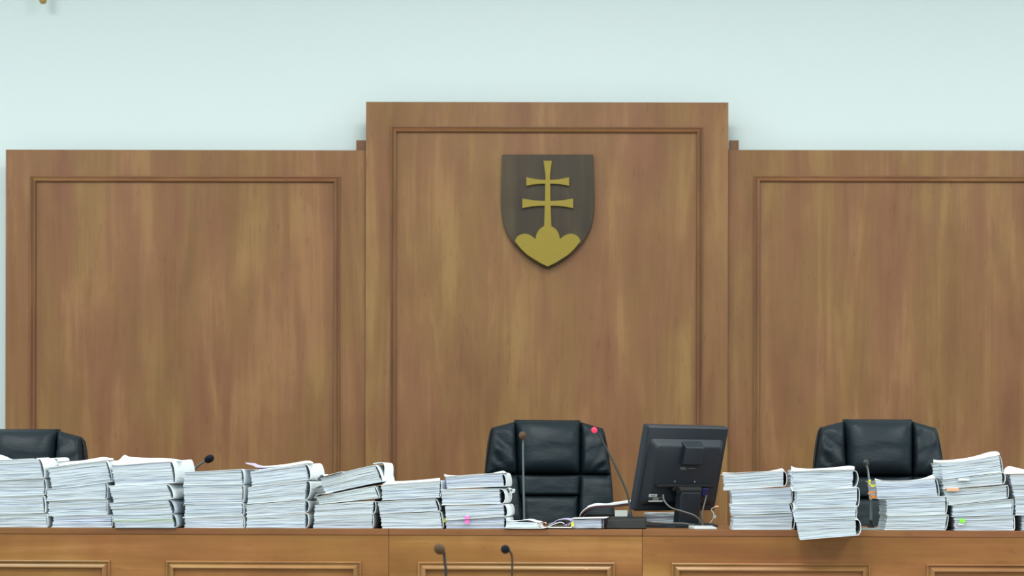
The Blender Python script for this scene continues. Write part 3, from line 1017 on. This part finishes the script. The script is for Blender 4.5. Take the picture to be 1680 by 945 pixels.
def make_chair():
    t = thing('office_chair', '', 'chair', (0, 0, 0.5), 0, 'black leather chairs behind the bench')
    L = M['leather']
    ZS, ZT = 0.925, 1.147           # level seam, top
    y0 = 0.26
    # upper part: broad head pad between two side pads
    cushion([(-0.125, ZS), (0.125, ZS), (0.131, ZT - 0.004), (-0.131, ZT - 0.004)], y0, 0.074, 0.05, 0.003, 1.0, top_round=1).build('head_pad', L, t, smooth=True)
    for s in (-1, 1):
        c = [(0.129, ZS), (0.249, ZS), (0.222, ZT - 0.038), (0.134, ZT - 0.012)]
        if s < 0:
            c = [(-c[1][0], c[1][1]), (-c[0][0], c[0][1]), (-c[3][0], c[3][1]), (-c[2][0], c[2][1])]
        cushion(c, y0, 0.038, 0.05, 0.02, 5.0 + s, top_round=1, diag=0.5 * s, ex=6).build('side_pad', L, t, smooth=True)
    # lower part
    ZM = 0.842
    cushion([(-0.118, ZM), (0.118, ZM), (0.124, ZS - 0.003), (-0.124, ZS - 0.003)], y0 - 0.012, 0.022, 0.05, 0.004, 9.0, ex=10).build('lumbar_pad', L, t, smooth=True)
    cushion([(-0.10, 0.60), (0.10, 0.60), (0.112, ZM - 0.003), (-0.112, ZM - 0.003)], y0 - 0.012, 0.024, 0.05, 0.004, 12.0, ex=10).build('lower_pad', L, t, smooth=True)
    for s in (-1, 1):
        c = [(0.105, 0.60), (0.268, 0.60), (0.251, ZS - 0.003), (0.127, ZS - 0.003)]
        if s < 0:
            c = [(-c[1][0], c[1][1]), (-c[0][0], c[0][1]), (-c[3][0], c[3][1]), (-c[2][0], c[2][1])]
        cushion(c, y0 - 0.008, 0.024, 0.05, 0.007, 15.0 + s, diag=0.3 * s, ex=10).build('lower_side_pad', L, t, smooth=True)
    # shell behind, slightly larger
    prof = [(0.60, 0.273), (0.75, 0.266), (0.925, 0.2565), (1.0, 0.249), (1.06, 0.240), (1.1, 0.231), (1.112, 0.222), (1.122, 0.19), (1.136, 0.133), (1.142, 0.0)]
    pl_ = [(x, z) for z, x in prof] + [(-x, z) for z, x in reversed(prof[:-1])]
    vs = [(x, y0 + 0.03 + (z - 0.55) * REC, z) for x, z in pl_] + [(x * 0.97, y0 + 0.085 + (z - 0.55) * REC, z - 0.006) for x, z in pl_]
    n = len(pl_)
    fs = [tuple(range(n)), tuple(range(2 * n - 1, n - 1, -1))] + [(i, n + i, n + (i + 1) % n, (i + 1) % n) for i in range(n)]
    MB().add(vs, fs).build('back_shell', L, t, bevel=0.012, seg=3)
    # piping along the outer edge
    for s in (-1, 1):
        MB().tube([(s * (x - 0.004), y0 + 0.02 + (z - 0.55) * REC, z) for z, x in prof[:7]], 0.0035, 6, 3).build('piping', M['piping'], t, smooth=True)
    # seat, column, foot
    def slab(x, ya, yb, z0, z1):
        return MB().box(-x, x, ya, yb, z0, z1)
    slab(0.26, -0.24, 0.27, 0.41, 0.52).build('seat', L, t, bevel=0.045, seg=4, smooth=False)
    slab(0.10, 0.2, 0.30, 0.36, 0.62).build('back_bracket', M['black'], t, bevel=0.01)
    MB().lathe([(0.03, 0.12), (0.03, 0.3), (0.045, 0.31), (0.06, 0.412)]).build('column', M['black'], t, smooth=False)
    for k in range(5):
        a = 2 * PI * k / 5 + 0.3
        d = Vector((math.cos(a), math.sin(a), 0))
        leg = MB().tube([d * 0.02 + Vector((0, 0, 0.13)), d * 0.16 + Vector((0, 0, 0.11)), d * 0.3 + Vector((0, 0, 0.075))], 0.022, 8, 3).build('foot_arm', M['black'], t, smooth=True)
        s = Vector((-d.y, d.x, 0))
        MB().lathe([(0.005, -0.022), (0.03, -0.02), (0.03, 0.02), (0.005, 0.022)], d * 0.3 + Vector((0, 0, 0.031)), s, 14).build('castor', M['blacksoft'], leg)
    return t


def copy_tree(o, parent=None):
    c = o.copy()
    COL.objects.link(c)
    c.parent = parent
    for ch in list(o.children):
        copy_tree(ch, c)
    return c


ch0 = make_chair()
ch1 = copy_tree(ch0)
ch2 = copy_tree(ch0)


def seat_chair(o, px, pytop, Y, rz, sc, label):
    # the back's face stands about 0.31 m behind the chair's origin
    p = at(px, pytop, Y)
    off = Matrix.Rotation(rz, 3, 'Z') @ Vector((0, 0.30, 0))
    o.location = (p.x - off.x, Y - off.y, 0.5)
    o.rotation_euler = (0, 0, rz)
    dz = p.z - 0.5 - 1.147
    for c_ in o.children:
        if c_.name.split('.')[0] not in ('foot_arm', 'column'):
            c_.location.z = dz      # height of the gas lift
    o['label'] = label


seat_chair(ch0, 902, 686.5, 8.25, math.radians(8), 1, 'black leather office chair in the middle, behind the two long microphones')
seat_chair(ch1, 1445, 685.5, 7.95, math.radians(1), 1, 'black leather office chair at right, behind the overhanging stack')
seat_chair(ch2, 33, 701.5, 8.05, math.radians(-2), 1, 'black leather office chair at far left, cut by the picture edge')

# ------------------------------------------------------------------ monitor
PSI, TILT = math.radians(36), math.radians(15)
mc = at(1116, 768, 7.40)                         # middle of the screen housing
bz = DESK_Z
mo = thing('computer_monitor', 'black computer monitor turned away, seen from its back', 'monitor', (0, 0, bz), PSI)
W2, H2 = 0.186, 0.155
PIV = Vector((0, 0.0, 0.0))
hz = mc.z - bz                                    # height of housing centre above the desk
# housing part: own tilt
off = Matrix.Rotation(PSI, 3, 'Z') @ Vector((0, 0.02, 0))
mo.location = (mc.x - off.x, mc.y - off.y, bz)


def tilt_part(o):
    o.location = (0, 0.02, hz)
    o.rotation_euler = (TILT, 0, 0)
    return o


def rect_ring(x, z, y, r, zc=0.0):
    out = []
    for cx_, cz_, a0 in ((x - r, z - r, 0), (-x + r, z - r, 90), (-x + r, -z + r, 180), (x - r, -z + r, 270)):
        for k in range(4):
            a = math.radians(a0 + 30 * k)
            out.append((cx_ + r * math.cos(a), y, zc + cz_ + r * math.sin(a)))
    return out


hs = MB().loft([rect_ring(W2, H2, 0.018, 0.006), rect_ring(W2, H2, -0.008, 0.006), rect_ring(W2 - 0.006, H2 - 0.006, -0.014, 0.006)])
hs = tilt_part(hs.build('housing', M['black'], mo))
bk_ = MB().loft([rect_ring(0.170, 0.122, -0.013, 0.014, -0.012), rect_ring(0.150, 0.103, -0.034, 0.014, -0.014), rect_ring(0.145, 0.098, -0.036, 0.012, -0.014)])
tilt_part(bk_.build('back_cover', M['black'], mo))
# central hump with a sloping top
hp = MB().add([(-0.034, -0.024, 0.106), (0.054, -0.024, 0.106), (0.053, -0.054, 0.088), (-0.033, -0.054, 0.088),
               (-0.033, -0.054, 0.026), (0.053, -0.054, 0.026), (0.054, -0.034, 0.018), (-0.034, -0.034, 0.018)],
              [(0, 1, 2, 3), (3, 2, 5, 4), (4, 5, 6, 7), (0, 3, 4, 7), (1, 6, 5, 2), (0, 7, 6, 1)])
tilt_part(hp.build('hinge_cover', M['black'], mo, bevel=0.003))
# recess frame low down, screws, connector bay
rc = MB()
rc.box(-0.13, 0.13, -0.050, -0.034, -0.058, -0.050)
tilt_part(rc.build('connector_ledge', M['blacksoft'], mo, bevel=0.002))
for sx in (-0.046, 0.046):
    tilt_part(MB().lathe([(0.001, 0), (0.0035, 0.0), (0.0035, 0.002), (0.001, 0.002)], (sx, -0.036, -0.040), (0, -1, 0), 10).build('screw', M['labelgrey'], mo))
tilt_part(MB().box(0.075, 0.105, -0.056, -0.034, -0.088, -0.060).build('video_plug', M['blue'], mo, bevel=0.003))
tilt_part(MB().box(-0.06, -0.04, -0.052, -0.034, -0.072, -0.058).build('power_plug', M['blacksoft'], mo, bevel=0.002))
scr = tilt_part(MB().box(-W2 + 0.014, W2 - 0.014, 0.018, 0.0185, -H2 + 0.014, H2 - 0.014).build('screen', M['blacksoft'], mo))
# stickers
st = tilt_part(MB().box(-0.152, -0.116, -0.0375, -0.036, -0.096, -0.086).build('sticker', M['label'], mo))
tilt_part(MB().box(-0.144, -0.124, -0.0379, -0.0374, -0.093, -0.0895).build('sticker_line', M['labelgrey'], st))
bpy.data.objects['sticker_line'].location = (0, 0, 0)
bpy.data.objects['sticker_line'].rotation_euler = (0, 0, 0)
st2 = tilt_part(MB().box(-0.150, -0.086, -0.0373, -0.036, -0.1145, -0.1095).build('sticker', M['label'], mo))
st3 = tilt_part(MB().box(-0.132, -0.106, -0.0373, -0.036, -0.1092, -0.098).build('sticker', M['labelgrey'], mo))
tilt_part(MB().box(-0.150, -0.134, -0.0373, -0.036, -0.100, -0.0985).build('sticker', M['labelgrey'], mo))
tilt_part(MB().box(-0.104, -0.088, -0.0373, -0.036, -0.100, -0.0985).build('sticker', M['labelgrey'], mo))
# maker's name and a thin line under the hump
cu = bpy.data.curves.new('logo', 'FONT')
cu.body = 'DELL'
cu.size = 0.0135
cu.extrude = 0.0004
cu.align_x = 'LEFT'
to = bpy.data.objects.new('logo_tmp', cu)
COL.objects.link(to)
bpy.context.view_layer.update()
me = bpy.data.meshes.new_from_object(to.evaluated_get(bpy.context.evaluated_depsgraph_get()))
bpy.data.objects.remove(to)
me.name = 'logo'
for v_ in me.vertices:
    x_, y_, z_ = v_.co
    v_.co = (x_ - 0.030, -0.0366 - z_, y_ + 0.004)
me.materials.clear()
me.materials.append(M['logo'])
lg = bpy.data.objects.new('logo', me)
COL.objects.link(lg)
lg.parent = mo
tilt_part(lg)
lg['label'] = 'small pale maker name on the monitor back'
tilt_part(MB().box(0.006, 0.038, -0.0372, -0.036, 0.0074, 0.0092).build('logo_line', M['labelgrey'], mo))
# stand
nk = MB().add([(-0.046, -0.045, hz - 0.085), (0.046, -0.045, hz - 0.085), (0.046, -0.010, hz - 0.085), (-0.046, -0.010, hz - 0.085),
               (-0.042, -0.028, 0.012), (0.050, -0.028, 0.012), (0.050, 0.012, 0.012), (-0.042, 0.012, 0.012)],
              [(0, 1, 2, 3), (7, 6, 5, 4), (0, 4, 5, 1), (1, 5, 6, 2), (2, 6, 7, 3), (3, 7, 4, 0)])
nk.build('neck', M['black'], mo, bevel=0.006)
hb = MB().lathe([(0.012, -0.05), (0.014, -0.048), (0.014, 0.048), (0.012, 0.05)], (0, -0.03, hz - 0.080), (1, 0, 0), 14)
hb.build('hinge', M['blacksoft'], mo)
base = MB().loft([rect_ring(0.125, 0.10, 0.0, 0.06), rect_ring(0.125, 0.10, 0.008, 0.06), rect_ring(0.11, 0.085, 0.014, 0.05)])
bo = base.build('stand_base', M['black'], mo)
bo.rotation_euler = (PI / 2, 0, 0)
bo.location = (0, 0.02, 0.001)


def dpt(px, py, v):
    x, z = bench(px, py, v)
    return bench_world(x, v, max(z, DESK_Z + 0.004))


def cable(name, pts, rad, mat, label, cat='cable'):
    o = MB().tube(pts, rad, 8, 6).build(name, M[mat], None, smooth=True)
    return tag(o, label, cat)


cable('power_cable', [dpt(1088, 812, 0.30), dpt(1090, 822, 0.27), dpt(1101, 833, 0.25), dpt(1120, 839, 0.24), dpt(1140, 846, 0.22), dpt(1150, 856, 0.22), dpt(1154, 864, 0.22)], 0.003, 'cable',
      'grey cable looping across the monitor stand')
cable('video_cable', [dpt(1159, 813, 0.44), dpt(1156, 825, 0.40), dpt(1153, 838, 0.38), dpt(1152, 850, 0.37), dpt(1154, 862, 0.37)], 0.003, 'cable',
      'dark cable hanging from the blue plug of the monitor')
cable('microphone_cable', [dpt(1048, 853, 0.16), dpt(1060, 855, 0.15), dpt(1072, 857, 0.14), dpt(1095, 858.5, 0.13), dpt(1120, 858.5, 0.13), dpt(1140, 861.5, 0.13)], 0.0028, 'cable',
      'thin grey cable running from the black microphone base along the bench')
wc = thing('network_cable', 'thin white cable with a paper tag right of the monitor stand', 'cable', dpt(1166, 860, 0.45), 0)
L0 = wc.location.copy()
MB().tube([dpt(1172, 832, 0.45) - L0, dpt(1167, 836, 0.45) - L0, dpt(1171, 843, 0.45) - L0, dpt(1170, 851, 0.45) - L0, dpt(1165, 858, 0.45) - L0, dpt(1163, 862, 0.45) - L0], 0.0016, 8).build('wire', M['whiteplastic'], wc, smooth=True)
q = dpt(1172, 847, 0.445) - L0
MB().tube([dpt(1171.5, 832, 0.45) - L0, dpt(1179, 831, 0.45) - L0], 0.0034, 8, 0).build('plug', M['salmon'], wc, smooth=True)
MB().prism([(-0.006, -0.006), (0.005, -0.008), (0.007, 0.004), (-0.003, 0.007)], -0.002, 0).build('paper_tag', M['label'], wc)
for c_ in wc.children:
    if c_.name.startswith('paper_tag'):
        c_.location = q
    else:
        c_.location = (0, 0, 0)
# thin white slab
ws_ = thing('notepad', 'thin white slab lying at the foot of the monitor stand', 'notepad', bench_world(bench(1154, 866, 0.08)[0], 0.08, DESK_Z + 0.0005), -TH)
MB().add([(-0.05, 0.10, 0), (0.03, 0.10, 0), (0.046, 0, 0), (-0.03, 0, 0), (-0.05, 0.10, 0.011), (0.03, 0.10, 0.011), (0.046, 0, 0.006), (-0.03, 0, 0.006)],
         [(0, 3, 2, 1), (4, 5, 6, 7), (0, 1, 5, 4), (1, 2, 6, 5), (2, 3, 7, 6), (3, 0, 4, 7)]).build('body', M['whiteplastic'], ws_, bevel=0.001)
# ------------------------------------------------------------------ microphones on the bench
def mic(label, base_xy, base_size, neck_pts, head_r, head_len, neck_mat, head_mat, neck_r=0.0035, ring=None, base_mat='blacksoft', round_base=False, z0=DESK_Z):
    """neck_pts in world; the head continues the neck's last direction"""
    t = thing('gooseneck_microphone', label, 'microphone', (base_xy[0], base_xy[1], z0 + 0.0005), -TH, 'gooseneck microphones')
    inv = Matrix.Rotation(TH, 4, 'Z') @ Matrix.Translation(-Vector(t.location))
    bw, bd, bh = base_size
    if round_base:
        MB().lathe([(bw, 0), (bw, bh * 0.6), (bw * 0.8, bh), (0.006, bh), (0.005, bh + 0.02)], n=20).build('base', M[base_mat], t)
    else:
        MB().add([(-bw, -bd, 0), (bw, -bd, 0), (bw, bd, 0), (-bw, bd, 0),
                  (-bw * 0.86, -bd * 0.8, bh * 0.72), (bw, -bd * 0.8, bh * 0.82), (bw, bd * 0.9, bh), (-bw * 0.72, bd * 0.9, bh)],
                 [(0, 3, 2, 1), (4, 5, 6, 7), (0, 1, 5, 4), (1, 2, 6, 5), (2, 3, 7, 6), (3, 0, 4, 7)]).build('base', M[base_mat], t, bevel=0.004)
    pts = [inv @ Vector(p) for p in neck_pts]
    MB().tube(pts, neck_r, 10, 6).build('gooseneck', M[neck_mat], t, smooth=True)
    d = (pts[-1] - pts[-2]).normalized()
    prof = [(0.002, -0.002)] + [(head_r * math.sin(PI * k / 10) ** 0.75 + 0.0004, head_len * (1 - math.cos(PI * k / 10)) / 2) for k in range(1, 10)] + [(0.0008, head_len)]
    hd = MB().lathe(prof, pts[-1], d, 18).build('microphone_head', M[head_mat], t, smooth=True)
    if ring:
        r = head_r * 0.9
        MB().lathe([(r * 0.5, -0.001), (r + 0.0006, 0.0), (r + 0.0006, 0.008), (r * 0.5, 0.009)], pts[-1] - d * 0.004, d, 18).build('light_ring', M[ring], hd)
    return t


# black conference unit with lit red ring, left of the monitor
b0 = dpt(1026, 864, 0.14)
t = mic('black desk microphone with glowing red ring, standing left of the monitor', (b0.x, b0.y), (0.072, 0.055, 0.042),
        [dpt(1034, 849, 0.16), dpt(1034, 838, 0.16), dpt(1029, 810, 0.17), dpt(1012, 770, 0.18), dpt(996, 738, 0.19), dpt(984, 716, 0.19), dpt(978, 709, 0.185)],
        0.0095, 0.02, 'darksteel', 'led', 0.0035)
MB().lathe([(0.008, 0), (0.007, 0.012), (0.005, 0.022)], (t.children[1].matrix_local @ Vector((0, 0, 0))) + Vector((0.016, 0.02, 0.038)), n=12).build('socket', M['black'], t)
for s in (-0.06, -0.01):
    MB().lathe([(0.006, 0), (0.006, 0.004)], (s, -0.05, -0.0003), n=10).build('rubber_foot', M['blacksoft'], t)
# silver stem before the middle chair
b1 = dpt(860, 858, 0.5)
mic('long silver microphone stem with a brown top before the middle chair', (b1.x, b1.y), (0.06, 0.05, 0.02),
    [(b1.x, b1.y, DESK_Z + 0.015), dpt(859.5, 830, 0.5), dpt(858.5, 780, 0.49), dpt(858, 735, 0.47), dpt(858, 723, 0.46), dpt(857.5, 718, 0.44)], 0.0135, 0.03, 'steel', 'foam_brown', 0.004)
# leaning microphone behind the left stacks
b2 = dpt(296, 862, 0.55)
mic('dark microphone head leaning right above the left stacks', (b2.x, b2.y), (0.05, 0.05, 0.02),
    [(b2.x, b2.y, DESK_Z + 0.015), dpt(298, 830, 0.55), dpt(306, 792, 0.53), dpt(320, 770, 0.5), dpt(330, 760.5, 0.48), dpt(337, 756.5, 0.47)], 0.0135, 0.04, 'steel', 'foam', 0.004)
# microphone before the right chair
b3 = dpt(1429, 866, 0.3)
mic('grey bent microphone before the right chair beside the yellow marker', (b3.x, b3.y), (0.012, 0.012, 0.012),
    [(b3.x, b3.y, DESK_Z + 0.01), dpt(1429, 845, 0.3), dpt(1428.5, 815, 0.3), dpt(1426, 790, 0.3), dpt(1424, 772, 0.3), dpt(1421.5, 763, 0.28)], 0.0115, 0.024, 'steel', 'darksteel', [0.0052, 0.0048, 0.0042, 0.0038, 0.0036], round_base=True)

# ------------------------------------------------------------------ microphones of the table in the hall
FY = 5.2
tb = thing('hall_table', 'cherry wood table in the hall carrying the two foreground microphones', 'table', (at(780, 900, FY).x, FY, 0))
MB().box(-0.7, 0.7, -0.3, 0.3, 0.74, 0.77).build('table_top', M['bench'], tb, bevel=0.002)
for sx in (-0.66, 0.61):
    for sy in (-0.27, 0.22):
        MB().box(sx, sx + 0.05, sy, sy + 0.05, 0, 0.74).build('leg', M['bench'], tb)
a0 = at(731.5, 945, FY)
mic('foreground microphone with flat brown head, left one below the bench', (a0.x, FY), (0.05, 0.05, 0.025),
    [(a0.x, FY, 0.79), (a0.x, FY, 1.0), at(731.5, 945, FY), at(730, 925, FY), at(729, 912, FY), at(728.5, 907, FY - 0.002), at(726.5, 905.4, FY - 0.006)], 0.0125, 0.030, 'darksteel', 'foam_brown', 0.0036, round_base=True, z0=0.77)
a1 = at(840, 945, FY)
mic('foreground microphone with round dark blue head, right one below the bench', (a1.x, FY), (0.05, 0.05, 0.025),
    [(a1.x, FY, 0.79), (a1.x, FY, 1.0), at(840, 945, FY), at(840.5, 922, FY), at(839.5, 911, FY), at(836.5, 904.5, FY - 0.004), at(833, 903, FY - 0.012)], 0.0108, 0.022, 'brownsteel', 'foam', 0.0028, round_base=True, z0=0.77)
